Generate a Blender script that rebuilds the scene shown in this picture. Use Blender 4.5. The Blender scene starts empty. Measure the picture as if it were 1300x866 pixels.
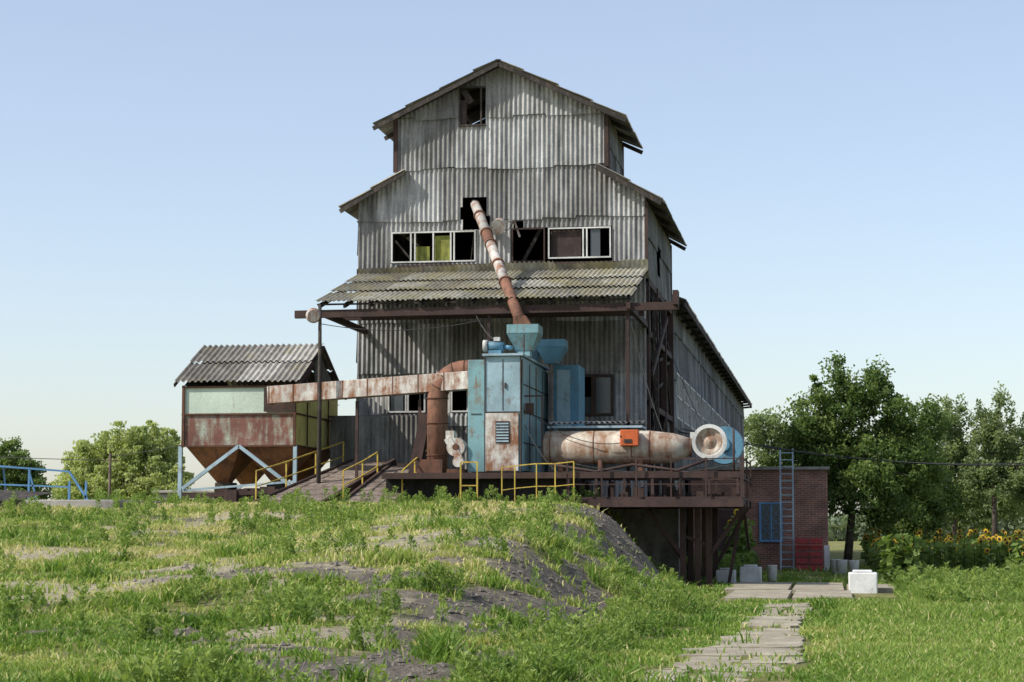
import bpy, math, random
import numpy as np
from mathutils import Vector
random.seed(7); rng=np.random.default_rng(7)
S=bpy.context.scene
D2R=math.radians

# ---------------------------------------------------------------- noise
_T=rng.random((256,256))
def vnoise(x,y,s,seed=0):
    x=np.asarray(x,float)/s+seed*17.3+1000; y=np.asarray(y,float)/s+seed*9.1+1000
    xi=np.floor(x).astype(int); yi=np.floor(y).astype(int)
    fx=x-xi; fy=y-yi; fx=fx*fx*(3-2*fx); fy=fy*fy*(3-2*fy)
    a=_T[xi%256,yi%256]; b=_T[(xi+1)%256,yi%256]; c=_T[xi%256,(yi+1)%256]; d=_T[(xi+1)%256,(yi+1)%256]
    return (a*(1-fx)+b*fx)*(1-fy)+(c*(1-fx)+d*fx)*fy
def fnoise(x,y,s,seed=0):
    return (vnoise(x,y,s,seed)+.5*vnoise(x,y,s/2.1,seed+1)+.25*vnoise(x,y,s/4.3,seed+2))/1.75
def sstep(t):
    t=np.clip(t,0,1); return t*t*(3-2*t)

# ---------------------------------------------------------------- materials
def newmat(name):
    m=bpy.data.materials.new(name); m.use_nodes=True
    nt=m.node_tree; b=nt.nodes['Principled BSDF']; return m,nt,b
def N(nt,t,**k):
    n=nt.nodes.new(t)
    for a,v in k.items(): setattr(n,a,v)
    return n
def ramp(nt,fac,stops):
    r=N(nt,'ShaderNodeValToRGB'); e=r.color_ramp.elements
    e[0].position=stops[0][0]; e[0].color=(*stops[0][1],1)
    e[1].position=stops[-1][0]; e[1].color=(*stops[-1][1],1)
    for p,c in stops[1:-1]:
        x=e.new(p); x.color=(*c,1)
    nt.links.new(fac,r.inputs[0]); return r.outputs[0]
def noise(nt,co,scale,detail=6,rough=.6,mscale=None):
    if mscale:
        mp=N(nt,'ShaderNodeMapping'); mp.inputs['Scale'].default_value=mscale
        nt.links.new(co,mp.inputs[0]); co=mp.outputs[0]
    n=N(nt,'ShaderNodeTexNoise'); n.inputs['Scale'].default_value=scale
    n.inputs['Detail'].default_value=detail; n.inputs['Roughness'].default_value=rough
    nt.links.new(co,n.inputs['Vector']); return n.outputs['Fac']
def mix(nt,fac,a,b,bt='MIX'):
    m=N(nt,'ShaderNodeMix',data_type='RGBA',blend_type=bt)
    for s,v in ((0,fac),(6,a),(7,b)):
        if isinstance(v,(int,float)): m.inputs[s].default_value=v
        elif isinstance(v,tuple): m.inputs[s].default_value=(*v,1)
        else: nt.links.new(v,m.inputs[s])
    return m.outputs[2]
G=lambda v:(v,v,v)
def bump(nt,b,fac,st=.3,dist=.02):
    n=N(nt,'ShaderNodeBump'); n.inputs['Strength'].default_value=st; n.inputs['Distance'].default_value=dist
    nt.links.new(fac,n.inputs['Height']); nt.links.new(n.outputs[0],b.inputs['Normal'])

def paint(name,c1,c2,amt=.4,scale=1.6,rough=.6,metal=0,soft=.06,dirt=.6,st=.25,streak=.5):
    """weathered surface: c1 with patches of c2 (amt 0..1 cover), vertical streaks and grime"""
    m,nt,b=newmat(name); co=N(nt,'ShaderNodeTexCoord').outputs['Object']
    n1=noise(nt,co,scale,9,.65)
    n2=noise(nt,co,scale*1.2,6,.6,(2.2,2.2,.45))
    mx=N(nt,'ShaderNodeMix',data_type='FLOAT'); mx.inputs[0].default_value=streak
    nt.links.new(n1,mx.inputs[2]); nt.links.new(n2,mx.inputs[3]); f=mx.outputs[0]
    p=.5+(.5-amt)*.36
    mask=ramp(nt,f,[(p-soft,G(0)),(p+soft,G(1))])
    fine=noise(nt,co,scale*9,8,.7)
    c2v=ramp(nt,fine,[(.3,tuple(x*.55 for x in c2)),(.7,tuple(min(1,x*1.3) for x in c2))])
    big=noise(nt,co,.9,5,.6)
    c1v=mix(nt,1.0,c1,ramp(nt,big,[(.32,G(dirt)),(.62,G(1.05))]),'MULTIPLY')
    c1w=mix(nt,1.0,c1v,ramp(nt,fine,[(.3,G(.82)),(.65,G(1.05))]),'MULTIPLY')
    nt.links.new(mix(nt,mask,c1w,c2v),b.inputs['Base Color'])
    b.inputs['Roughness'].default_value=rough; b.inputs['Metallic'].default_value=metal
    b.inputs['Specular IOR Level'].default_value=.3
    bump(nt,b,fine,st,.015)
    return m

def asbestos(name,base,moss=0.0,dark=.45):
    m,nt,b=newmat(name); co=N(nt,'ShaderNodeTexCoord').outputs['Object']
    at=N(nt,'ShaderNodeAttribute',attribute_name='tone').outputs['Fac']
    st=noise(nt,co,1.0,7,.65,(3.5,3.5,.5)); big=noise(nt,co,.55,6,.65); fine=noise(nt,co,14,6,.7)
    c=mix(nt,1.0,base,ramp(nt,st,[(.3,G(dark)),(.5,G(.85)),(.68,G(1.2))]),'MULTIPLY')
    c=mix(nt,1.0,c,ramp(nt,big,[(.33,(.66,.64,.61)),(.6,(1.06,1.06,1.04))]),'MULTIPLY')
    c=mix(nt,1.0,c,ramp(nt,fine,[(.3,G(.75)),(.7,G(1.15))]),'MULTIPLY')
    c=mix(nt,1.0,c,ramp(nt,at,[(0,(.46,.44,.42)),(1,G(1.35))]),'MULTIPLY')
    if moss>0:
        mo=noise(nt,co,1.3,8,.7); p=.62-moss*.25
        c=mix(nt,ramp(nt,mo,[(p-.04,G(0)),(p+.12,G(.8))]),c,(.27,.24,.12))
    nt.links.new(c,b.inputs['Base Color']); b.inputs['Roughness'].default_value=.9
    b.inputs['Specular IOR Level'].default_value=.15
    bump(nt,b,fine,.3,.01); return m

def foliage(name,stops,transl=.35):
    m,nt,b=newmat(name)
    at=N(nt,'ShaderNodeAttribute',attribute_name='tone').outputs['Fac']
    c=ramp(nt,at,stops)
    nt.links.new(c,b.inputs['Base Color']); b.inputs['Roughness'].default_value=.6
    b.inputs['Specular IOR Level'].default_value=.25
    tr=N(nt,'ShaderNodeBsdfTranslucent'); nt.links.new(mix(nt,1.0,c,(1.3,1.35,.8),'MULTIPLY'),tr.inputs[0])
    ms=N(nt,'ShaderNodeMixShader'); ms.inputs[0].default_value=transl
    nt.links.new(b.outputs[0],ms.inputs[1]); nt.links.new(tr.outputs[0],ms.inputs[2])
    nt.links.new(ms.outputs[0],nt.nodes['Material Output'].inputs[0]); return m

RUST=(.13,.06,.038)
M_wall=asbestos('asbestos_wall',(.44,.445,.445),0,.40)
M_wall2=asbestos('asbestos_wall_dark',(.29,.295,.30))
M_roof=asbestos('asbestos_roof',(.42,.41,.385),.12,.6)
M_canopy=asbestos('asbestos_canopy',(.43,.42,.36),.5,.55)
M_brown=paint('brown_steel',(.075,.045,.038),(.045,.03,.026),.4,2,.8)
M_dark=paint('dark_timber',(.05,.043,.038),(.10,.08,.065),.35,3,.9)
M_rust=paint('rusted_steel',RUST,(.07,.04,.03),.4,2.5,.85)
M_rustpipe=paint('rusted_pipe',(.26,.125,.08),(.12,.065,.045),.4,3,.8)
M_blue=paint('blue_cabinet_paint',(.33,.47,.53),(.17,.115,.08),.24,2.6,.5)
M_blue2=paint('teal_paint',(.21,.38,.41),(.22,.17,.12),.32,2.4,.5)
M_blue3=paint('cobalt_paint',(.13,.30,.42),(.17,.15,.12),.2,2.4,.5)
M_whiter=paint('white_rusted_paint',(.64,.62,.57),(.25,.12,.065),.50,2.6,.55,soft=.08)
M_tank=paint('tank_paint',(.58,.53,.44),(.24,.115,.06),.47,2.1,.5,soft=.1)
M_white=paint('white_paint',(.66,.66,.63),(.3,.27,.22),.2,3,.6)
M_orange=paint('orange_paint',(.72,.16,.05),(.25,.08,.04),.2,4,.5)
M_pgreen=paint('pale_green_paint',(.54,.64,.53),(.26,.15,.1),.14,1.8,.6,dirt=.8)
M_redbr=paint('red_brown_panel',(.21,.095,.072),(.38,.42,.34),.36,1.9,.7,soft=.08)
M_yelgr=paint('yellow_green_paint',(.76,.72,.25),(.28,.15,.07),.2,1.6,.6,dirt=.75)
M_hop=paint('hopper_rust',(.38,.16,.08),(.18,.085,.055),.4,2,.75)
M_pblue=paint('pale_blue_steel',(.36,.48,.55),(.2,.12,.08),.2,4,.5)
M_yel=paint('yellow_rail_paint',(.60,.44,.08),(.25,.13,.05),.3,5,.5)
M_plank=paint('ramp_planks',(.26,.21,.175),(.12,.09,.07),.45,3,.9)
M_conc=paint('concrete',(.36,.34,.31),(.2,.185,.16),.4,1.5,.95,st=.5)
M_slab=paint('path_concrete',(.43,.39,.30),(.24,.20,.14),.45,1.6,.95,st=.6,soft=.12)
M_wht=paint('whitewashed',(.72,.72,.70),(.45,.43,.4),.25,4,.8)
M_pipeW=paint('pale_pipe_paint',(.52,.50,.46),(.28,.13,.08),.42,2.2,.6)
M_red=paint('red_crate_paint',(.42,.06,.06),(.2,.05,.04),.3,4,.6)
M_winblue=paint('blue_window_paint',(.13,.30,.52),(.1,.2,.3),.2,4,.5)
M_curt=paint('yellow_green_cloth',(.30,.32,.07),(.14,.15,.04),.4,3,.9)
M_brcurt=paint('brown_board',(.06,.042,.04),(.10,.07,.06),.3,2,.9)
M_black=paint('shade_black',(.02,.02,.02),(.035,.03,.03),.4,2,.95)  # near-black colour paints in the shade of the interior and under the deck
M_cable=paint('cable_rubber',(.06,.06,.06),(.09,.09,.09),.3,2,.8)
M_magenta=paint('magenta_cloth',(.5,.03,.14),(.3,.02,.1),.3,3,.9)
m,nt,b=newmat('dirty_glass'); b.inputs['Base Color'].default_value=(.07,.08,.085,1); b.inputs['Roughness'].default_value=.18; M_glass=m
m,nt,b=newmat('brickwork'); co=N(nt,'ShaderNodeTexCoord').outputs['Object']
mp=N(nt,'ShaderNodeMapping'); mp.inputs['Rotation'].default_value=(D2R(90),0,0); nt.links.new(co,mp.inputs[0])
bk=N(nt,'ShaderNodeTexBrick'); nt.links.new(mp.outputs[0],bk.inputs['Vector'])
bk.inputs['Color1'].default_value=(.33,.13,.08,1); bk.inputs['Color2'].default_value=(.2,.08,.06,1); bk.inputs['Mortar'].default_value=(.30,.25,.21,1)
bk.inputs['Scale'].default_value=1; bk.inputs['Brick Width'].default_value=.26; bk.inputs['Row Height'].default_value=.08; bk.inputs['Mortar Size'].default_value=.012
nn=noise(nt,co,1.3,6,.6)
nt.links.new(mix(nt,1.0,bk.outputs[0],ramp(nt,nn,[(.3,G(.55)),(.65,G(1.15))]),'MULTIPLY'),b.inputs['Base Color']); b.inputs['Roughness'].default_value=.9
M_brick=m
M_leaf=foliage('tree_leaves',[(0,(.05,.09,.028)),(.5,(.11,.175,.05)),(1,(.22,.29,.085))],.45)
M_leafL=foliage('willow_leaves',[(0,(.24,.28,.11)),(.5,(.38,.43,.18)),(1,(.52,.56,.28))],.5)
M_leafP=foliage('poplar_leaves',[(0,(.10,.14,.06)),(.5,(.19,.25,.11)),(1,(.32,.38,.19))],.5)
M_far=foliage('far_leaves',[(0,(.14,.18,.11)),(1,(.25,.30,.19))],.3)
M_grass=foliage('grass_blades',[(0,(.11,.20,.03)),(.3,(.20,.30,.055)),(.6,(.37,.40,.12)),(1,(.60,.52,.29))],.35)
M_weed=foliage('weed_leaves',[(0,(.08,.14,.035)),(.5,(.17,.26,.06)),(1,(.32,.39,.11))],.4)
M_sunleaf=foliage('sunflower_leaves',[(0,(.06,.105,.025)),(1,(.19,.27,.065))],.35)
M_petal=paint('sunflower_petals',(.80,.52,.04),(.6,.32,.02),.3,9,.7)
M_bark=paint('bark',(.15,.12,.095),(.07,.055,.045),.4,5,.95,st=.8)

# ---------------------------------------------------------------- mesh helpers
def empty(name):
    o=bpy.data.objects.new(name,None); o.empty_display_size=.2; S.collection.objects.link(o); return o
class MB:
    def __init__(s): s.v=[];s.f=[];s.sm=[]
    def add(s,vs,fs,sm=False):
        n=len(s.v); s.v+=[tuple(p) for p in vs]; s.f+=[tuple(i+n for i in f) for f in fs]; s.sm+=[sm]*len(fs); return s
    def box(s,x0,x1,y0,y1,z0,z1):
        v=[(x0,y0,z0),(x1,y0,z0),(x1,y1,z0),(x0,y1,z0),(x0,y0,z1),(x1,y0,z1),(x1,y1,z1),(x0,y1,z1)]
        return s.add(v,[(0,3,2,1),(4,5,6,7),(0,1,5,4),(1,2,6,5),(2,3,7,6),(3,0,4,7)])
    def bar(s,p0,p1,w,h=None,up=(0,0,1)):
        h=h or w; p0=Vector(p0);p1=Vector(p1);d=(p1-p0).normalized();u=Vector(up)
        if abs(d.dot(u))>.98:u=Vector((0,1,0))
        a=d.cross(u).normalized();c=a.cross(d).normalized()
        v=[]
        for p in(p0,p1):
            for i,j in((-1,-1),(1,-1),(1,1),(-1,1)): v.append(p+a*(i*w/2)+c*(j*h/2))
        return s.add(v,[(0,1,2,3),(7,6,5,4),(0,4,5,1),(1,5,6,2),(2,6,7,3),(3,7,4,0)])
    def cyl(s,p0,p1,r0,r1=None,n=16,cap=True):
        return s.tube([p0,p1],[r0,r0 if r1 is None else r1],n,cap)
    def lathe_y(s,cx,cz,prof,n=36):
        vs=[(cx+r*math.cos(2*math.pi*k/n),y,cz+r*math.sin(2*math.pi*k/n)) for y,r in prof for k in range(n)]
        return s.add(vs,[(i*n+k,i*n+(k+1)%n,(i+1)*n+(k+1)%n,(i+1)*n+k) for i in range(len(prof)-1) for k in range(n)])
    def tube(s,pts,rs,n=12,cap=True):
        pts=[Vector(p) for p in pts]
        if isinstance(rs,(int,float)): rs=[rs]*len(pts)
        vs=[];fs=[];ref=None
        for i,p in enumerate(pts):
            d=(pts[min(i+1,len(pts)-1)]-pts[max(i-1,0)]).normalized()
            if ref is None: ref=Vector((0,0,1)) if abs(d.z)<.9 else Vector((0,1,0))
            a=d.cross(ref).normalized(); c=a.cross(d).normalized(); ref=c
            for k in range(n):
                t=2*math.pi*k/n; vs.append(p+a*math.cos(t)*rs[i]+c*math.sin(t)*rs[i])
        for i in range(len(pts)-1):
            for k in range(n):
                k2=(k+1)%n; fs.append((i*n+k,i*n+k2,(i+1)*n+k2,(i+1)*n+k))
        s.add(vs,fs,True)
        if cap:
            m=len(s.v)-len(vs); L=m+(len(pts)-1)*n
            s.f.append(tuple(m+k for k in range(n))[::-1]); s.f.append(tuple(L+k for k in range(n))); s.sm+=[False,False]
        return s
    def frustum(s,c0,w0,d0,z0,c1,w1,d1,z1,caps=True):
        v=[(c0[0]+i*w0/2,c0[1]+j*d0/2,z0) for i,j in((-1,-1),(1,-1),(1,1),(-1,1))]+[(c1[0]+i*w1/2,c1[1]+j*d1/2,z1) for i,j in((-1,-1),(1,-1),(1,1),(-1,1))]
        f=[(0,1,5,4),(1,2,6,5),(2,3,7,6),(3,0,4,7)]
        if caps:f+=[(0,3,2,1),(4,5,6,7)]
        return s.add(v,f)
    def obj(s,name,mat,parent=None,bevel=0):
        me=bpy.data.meshes.new(name); me.from_pydata(s.v,[],s.f); me.polygons.foreach_set('use_smooth',s.sm)
        me.materials.append(mat); o=bpy.data.objects.new(name,me); S.collection.objects.link(o)
        if parent: o.parent=parent
        if bevel:
            b=o.modifiers.new('b','BEVEL'); b.width=bevel; b.segments=2; b.limit_method='ANGLE'
        return o
def fast_mesh(name,V,F,mat,tone=None,parent=None,smooth=False):
    me=bpy.data.meshes.new(name); n=len(V); k=F.shape[1]
    me.vertices.add(n); me.vertices.foreach_set('co',V.astype(np.float32).ravel())
    me.loops.add(F.size); me.loops.foreach_set('vertex_index',F.astype(np.int32).ravel())
    me.polygons.add(len(F)); me.polygons.foreach_set('loop_start',np.arange(0,F.size,k,dtype=np.int32))
    me.polygons.foreach_set('use_smooth',np.full(len(F),smooth))
    me.update(calc_edges=True)
    if tone is not None:
        a=me.attributes.new('tone','FLOAT','POINT'); a.data.foreach_set('value',tone.astype(np.float32))
    me.materials.append(mat); o=bpy.data.objects.new(name,me); S.collection.objects.link(o)
    if parent:o.parent=parent
    return o

def corr(name,O,U,V,ulen,vlen,rowlen,mat,parent,top=None,holes=(),amp=.026,pitch=.15,lap=.035,ragged=.0,miss=0):
    O=np.array(O,float);U=np.array(U,float);U/=np.linalg.norm(U);V=np.array(V,float);V/=np.linalg.norm(V);Nn=np.cross(U,V)
    us=list(np.arange(0,ulen,pitch/6))+[ulen]
    for h in holes: us+= [h[0],h[1]]
    us=np.array(sorted(set(round(float(u),4) for u in us if 0<=u<=ulen)))
    vs=[];fs=[];tn=[];nrow=max(1,int(math.ceil(vlen/rowlen)))
    sheet=1.05
    for r in range(nrow):
        v0=r*rowlen;v1=min(vlen,v0+rowlen)
        lv=[v0-.04*(r>0),v0+.22,v1]
        for h in holes:
            for q in(h[2],h[3]):
                if v0+.02<q<v1-.02: lv.append(q)
        lv=sorted(lv); off=random.random()*.5
        ns=int(ulen/sheet)+3
        st=[random.random() for _ in range(ns)]; sh=[random.uniform(-1,1)*ragged for _ in range(ns)]; tl=[random.uniform(0,.03) for _ in range(ns)]
        sk=[random.uniform(-1,1)*ragged*.6 for _ in range(ns)]
        ms=[random.random()<miss for _ in range(ns)]
        ck=[(random.uniform(0,.8),random.uniform(.12,.35)) if random.random()<(.22 if ragged else 0) else None for _ in range(ns)]
        base=len(vs);nu=len(us)
        for li,q in enumerate(lv):
            for u in us:
                k=int((u+off)/sheet); fr=(q-v0)/max(.01,v1-v0); lu=((u+off)/sheet-k)
                qq=q+((sh[k]+sk[k]*(lu-.5)*2) if li==0 else 0)
                if top is not None: qq=min(qq,top(u))
                d=amp*math.sin(u/pitch*2*math.pi)+(1-fr)*(lap+tl[k])
                p=O+U*u+V*qq+Nn*d
                vs.append(p);tn.append(min(1,max(0,.12+.66*st[k]+random.uniform(-.06,.06)-(.14 if li==len(lv)-1 else 0))))
        for li in range(len(lv)-1):
            for i in range(nu-1):
                um=(us[i]+us[i+1])/2;vm=(lv[li]+lv[li+1])/2
                if top is not None and lv[li]>=top(um)-1e-4: continue
                if any(h[0]<um<h[1] and h[2]<vm<h[3] for h in holes): continue
                k=int((um+off)/sheet)
                if ms[k]: continue
                lu=(um+off)/sheet-k
                if r==0 and li==0 and ck[k] and ck[k][0]<lu<ck[k][0]+ck[k][1]*.5: continue
                a=base+li*nu+i; fs.append((a,a+1,a+1+nu,a+nu))
    return fast_mesh(name,np.array(vs),np.array(fs),mat,np.array(tn),parent,True)

# ---------------------------------------------------------------- terrain
def terr(x,y):
    x=np.asarray(x,float);y=np.asarray(y,float)
    pl=np.interp(y,[0,12,20,24,29,34,40,50,60,75,110,200],[0,0,.25,.48,1.0,1.42,1.72,2.2,2.3,2.1,.8,0])
    pl0=np.interp(y,[0,12,20,30,40,50,60],[0,0,.33,.95,1.6,2.2,2.3]); w=sstep((-7.5-x)/4)*(y<50)
    pl=pl*(1-w)+pl0*w
    te=np.interp(y,[0,20,36,50,57,64,75],[-6.0,-5.8,-6.8,-7.0,-6.9,-6.4,-6.2])
    ba=np.interp(y,[0,20,36,50,57,64,75],[-2.2,-2.4,-1.9,-3.4,-4.4,-5.7,-5.7])
    wob=(fnoise(x,y,3.5,3)-.5)*1.6*np.interp(y,[50,57],[1,.2])
    t=sstep((ba-x+wob)/(ba-te)); t=t*.4+.6*sstep(t)
    z=pl*t*np.interp(x,[-80,-30],[.5,1])
    rough=np.interp(x,[-3,-1,1],[1,.25,.4])
    bank=np.exp(-((t-.5)/.35)**2)
    z=z+((fnoise(x,y,2.6,5)-.5)*.24+(fnoise(x,y,.8,8)-.5)*(.09+.26*bank))*rough*np.interp(y,[50,58,120],[1,.3,0])
    return z,t
xs=np.concatenate([np.array([-3000,-1500,-700,-350,-180,-110,-80]),np.arange(-62,-26,1.),np.arange(-26,-12,.3),np.arange(-12,4,.13),np.arange(4,40,1.),np.array([45,60,90,150,300,700,1500,3000])])
ys=np.concatenate([np.array([-300,-60,-10,0]),np.arange(6,62,.2),np.arange(62,100,1.5),np.array([105,115,130,160,200,260,400,800,1600,3500])])
X,Y=np.meshgrid(xs,ys); Z,T=terr(X,Y)
Vt=np.stack([X.ravel(),Y.ravel(),Z.ravel()],1); nx=len(xs)
ii,jj=np.meshgrid(np.arange(len(ys)-1),np.arange(nx-1),indexing='ij'); a=(ii*nx+jj).ravel()
Ft=np.stack([a,a+1,a+1+nx,a+nx],1)
def soil_mask(x,y):
    z,t=terr(x,y)
    bank=np.clip(np.minimum((t-.10)/.10,(1.0-t)/.06),0,1)*np.interp(y,[16,21,50,54],[.6,1.05,1.05,.8])
    front=np.clip(np.minimum((x+7.9)/1.5,(t-.3)/.2),0,1)*np.interp(y,[18,21,31,35],[0,.85,.85,0])
    n=fnoise(x,y,2.4,11)+.6*(vnoise(x,y,.5,13)-.5)
    return sstep((np.maximum(bank,front)+(n-.5)*2.4-.46)/.3)*(t>.05)
def trail_mask(x,y):
    plat=sstep((terr(x,y)[1]-.85)/.1)
    n=fnoise(x*.55,y*.32,1.6,33)+.35*(vnoise(x,y,.4,35)-.5)
    tr=sstep((n-.56)/.12)*plat
    p1=np.exp(-(((x+11.2)/2.2)**2+((y-27)/1.3)**2)); p2=np.exp(-(((x+13)/1.4)**2+((y-44)/2.)**2)); p3=np.exp(-(((x+13.5)/2.)**2+((y-33)/1.5)**2))
    return np.clip(tr*.85+sstep((p1+p2+p3-.35)/.3),0,1)
soil=soil_mask(X,Y).ravel(); trail=trail_mask(X,Y).ravel()
m,nt,b=newmat('ground_soil_and_turf'); co=N(nt,'ShaderNodeTexCoord').outputs['Object']
sa=N(nt,'ShaderNodeAttribute',attribute_name='tone').outputs['Fac']; ta=N(nt,'ShaderNodeAttribute',attribute_name='trail').outputs['Fac']
n1=noise(nt,co,.5,8,.65); n2=noise(nt,co,6,8,.7); n3=noise(nt,co,30,6,.7)
c=ramp(nt,n1,[(.35,(.14,.17,.05)),(.5,(.22,.225,.08)),(.65,(.34,.30,.15))])
c=mix(nt,1.0,c,ramp(nt,n2,[(.3,G(.6)),(.7,G(1.25))]),'MULTIPLY')
so=ramp(nt,n2,[(.3,(.08,.07,.058)),(.5,(.165,.145,.12)),(.75,(.30,.265,.21))])
c=mix(nt,sa,c,so)
tc=ramp(nt,n2,[(.3,(.30,.26,.17)),(.7,(.50,.45,.33))])
c=mix(nt,ta,c,tc)
c=mix(nt,1.0,c,ramp(nt,n3,[(.3,G(.7)),(.7,G(1.2))]),'MULTIPLY')
nt.links.new(c,b.inputs['Base Color']); b.inputs['Roughness'].default_value=.95; b.inputs['Specular IOR Level'].default_value=.1
bump(nt,b,n2,.9,.12)
gr=fast_mesh('ground',Vt,Ft,m,soil,None,True)
at=gr.data.attributes.new('trail','FLOAT','POINT'); at.data.foreach_set('value',trail.astype(np.float32))

def gz(x,y): return float(terr(x,y)[0])
def pathc(y): return np.interp(y,[8,20,33,38,44],[-1.25,-1.15,-.9,-.85,-.8])
def pathw(y): return np.interp(y,[8,20,33,44],[2.05,1.9,1.05,1.1])
mb=MB()
y=9.
while y<41:
    L=random.uniform(1.3,3.2); c=float(pathc(y))+random.uniform(-.1,.1); w=float(pathw(y))*random.uniform(.82,1.05); k=2 if random.random()<.5 else 1
    xa=c-w/2; sp=random.uniform(.3,.7)
    for i in range(k):
        xb=xa+(w if k==1 else (w*sp if i==0 else w*(1-sp)))
        if y<34 or random.random()<.5:
            g=random.uniform(.0,.03); x0,x1,y0,y1=xa+g,xb-g,y+g,y+L-g
            z=max(gz((x0+x1)/2,(y0+y1)/2),gz(x0,y0),gz(x1,y1))+.012
            nseg=7; pts=[]; s0=random.uniform(-.16,.16); s1=random.uniform(-.16,.16)
            for q in range(nseg): pts.append((x0+(x1-x0)*q/nseg,y0+s0*(q/nseg-.5)+random.uniform(0,.1)))
            for q in range(nseg): pts.append((x1+random.uniform(-.12,.04),y0+.15+(y1-y0-.3)*q/nseg))
            for q in range(nseg): pts.append((x1-(x1-x0)*q/nseg,y1+s1*(.5-q/nseg)+random.uniform(-.1,0)))
            for q in range(nseg): pts.append((x0+random.uniform(-.04,.14),y1-.15-(y1-y0-.3)*q/nseg))
            n_=len(pts); ax=random.uniform(-.025,.025); ay=random.uniform(-.008,.008)
            vv=[(p[0],p[1],z+ax*(p[0]-x0)+ay*(p[1]-y0)) for p in pts]+[(p[0],p[1],z-.15) for p in pts]
            mb.add(vv,[tuple(range(n_))]+[((j+1)%n_,j,j+n_,(j+1)%n_+n_) for j in range(n_)])
        xa=xb
    y+=L
mb.obj('slab_path',M_slab)
mb=MB()
for (x0,x1,y0,y1) in [(-2.3,-.9,43,48.5),(-.85,.5,43.5,48.8),(-2.6,-1.0,48.6,55),(-.95,.35,49,55.5),(.4,1.6,50,54)]:
    mb.box(x0,x1-.05,y0,y1-.05,-.2,.09+random.uniform(0,.02))
mb.obj('concrete_apron',M_slab)

# ---------------------------------------------------------------- grain tower
tower=empty('grain_elevator_building')
XL,XR,YF,CX=-14.57,-5.49,60.0,-10.03
UL,UR=-13.37,-6.69
sl=.485; ZA=16.1
def prof(x):
    if UL<=x<=UR: return ZA-.06-abs(x-CX)*sl
    return 12.62-(abs(x-CX)-(CX-UL))*.56
O=(XL,YF,9.62)
def H(x0,x1,z0,z1,zb=9.62,xb=XL): return (x0-xb,x1-xb,z0-zb,z1-zb)
holes=[H(-11.35,-10.49,14.16,15.42),H(-11.22,-10.46,10.88,11.9),H(-13.53,-10.78,9.85,10.87),H(-9.68,-6.53,9.8,10.9),H(-11.3,-11.15,11.2,11.6),H(-10.5,-10.36,11.0,11.3),H(-9.62,-9.3,10.85,11.12)]
corr('facade_sheets_upper',O,(1,0,0),(0,0,1),XR-XL,6.6,1.62,M_wall,tower,top=lambda u:prof(XL+u)-9.62,holes=holes,ragged=.05)
corr('facade_sheets_lower',(XL,YF,0),(1,0,0),(0,0,1),XR-XL,9.3,1.6,M_wall,tower,holes=[(x0-XL,x1-XL,z0,z1) for x0,x1,z0,z1 in [(-13.6,-12.36,5.15,5.95),(-11.6,-11.0,5.15,5.95),(-7.75,-6.5,5.0,6.3)]],ragged=.03)
corr('annex_sheets',(-15.25,59.3,1.5),(1,0,0),(0,0,1),2.9,3.55,3.55,M_wall,tower)
corr('annex_side',(-12.35,59.3,1.5),(0,1,0),(0,0,1),.7,3.55,3.55,M_wall2,tower)
MB().box(-15.3,-12.3,59.33,60,5.0,5.06).obj('annex_cap',M_brown,tower)
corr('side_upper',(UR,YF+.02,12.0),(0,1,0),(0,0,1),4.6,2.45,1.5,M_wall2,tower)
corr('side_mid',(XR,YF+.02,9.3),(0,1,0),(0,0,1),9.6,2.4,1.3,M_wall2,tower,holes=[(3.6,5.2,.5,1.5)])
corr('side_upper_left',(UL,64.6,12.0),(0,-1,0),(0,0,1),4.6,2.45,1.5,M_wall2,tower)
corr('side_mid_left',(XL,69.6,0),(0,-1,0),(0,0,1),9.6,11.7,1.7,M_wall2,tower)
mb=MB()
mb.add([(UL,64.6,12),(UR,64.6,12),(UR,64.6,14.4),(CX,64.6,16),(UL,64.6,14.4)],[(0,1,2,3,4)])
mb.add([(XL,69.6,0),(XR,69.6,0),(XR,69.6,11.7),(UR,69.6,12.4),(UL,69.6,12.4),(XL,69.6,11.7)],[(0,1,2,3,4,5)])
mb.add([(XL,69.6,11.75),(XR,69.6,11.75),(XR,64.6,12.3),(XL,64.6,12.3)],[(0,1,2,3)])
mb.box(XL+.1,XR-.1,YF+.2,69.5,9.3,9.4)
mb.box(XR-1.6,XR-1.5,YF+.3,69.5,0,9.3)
mb.obj('inner_walls',M_black,tower)  # darkness inside the tower is put into the wall colour
def slope_roof(nm,xe,ze,xr,zr,y0,y1,mat,row=1.2):
    L=math.hypot(xr-xe,zr-ze)
    if xe<xr: corr(nm,(xe,y1,ze),(0,-1,0),(xr-xe,0,zr-ze),y1-y0,L,row,mat,tower)
    else: corr(nm,(xe,y0,ze),(0,1,0),(xr-xe,0,zr-ze),y1-y0,L,row,mat,tower)
slope_roof('top_roof_left',-14.0,ZA-3.97*sl+.04,CX,ZA+.05,59.5,65.1,M_roof)
slope_roof('top_roof_right',-6.05,ZA-3.98*sl+.04,CX,ZA+.05,59.5,65.1,M_roof)
slope_roof('shoulder_roof_left',-15.1,11.6,UL+.35,12.78,59.55,70.0,M_roof)
slope_roof('shoulder_roof_right',-4.95,11.6,UR-.3,12.8,59.55,70.0,M_roof)
mb=MB()
for s,xe in((-1,-14.02),(1,-6.03)):
    for yy in(59.55,61.2,63,64.9):
        mb.bar((xe,yy,ZA-3.98*sl-.07),(CX,yy,ZA-.07),.06,.13)
for xe,xr in((-15.08,UL+.35),(-4.97,UR-.3)):
    for yy in(59.6,62,64.5,67,69.8):
        mb.bar((xe,yy,11.5),(xr,yy,12.68),.06,.13)
mb.bar((CX,59.5,ZA+.04),(CX,65.1,ZA+.04),.16,.04)
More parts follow.
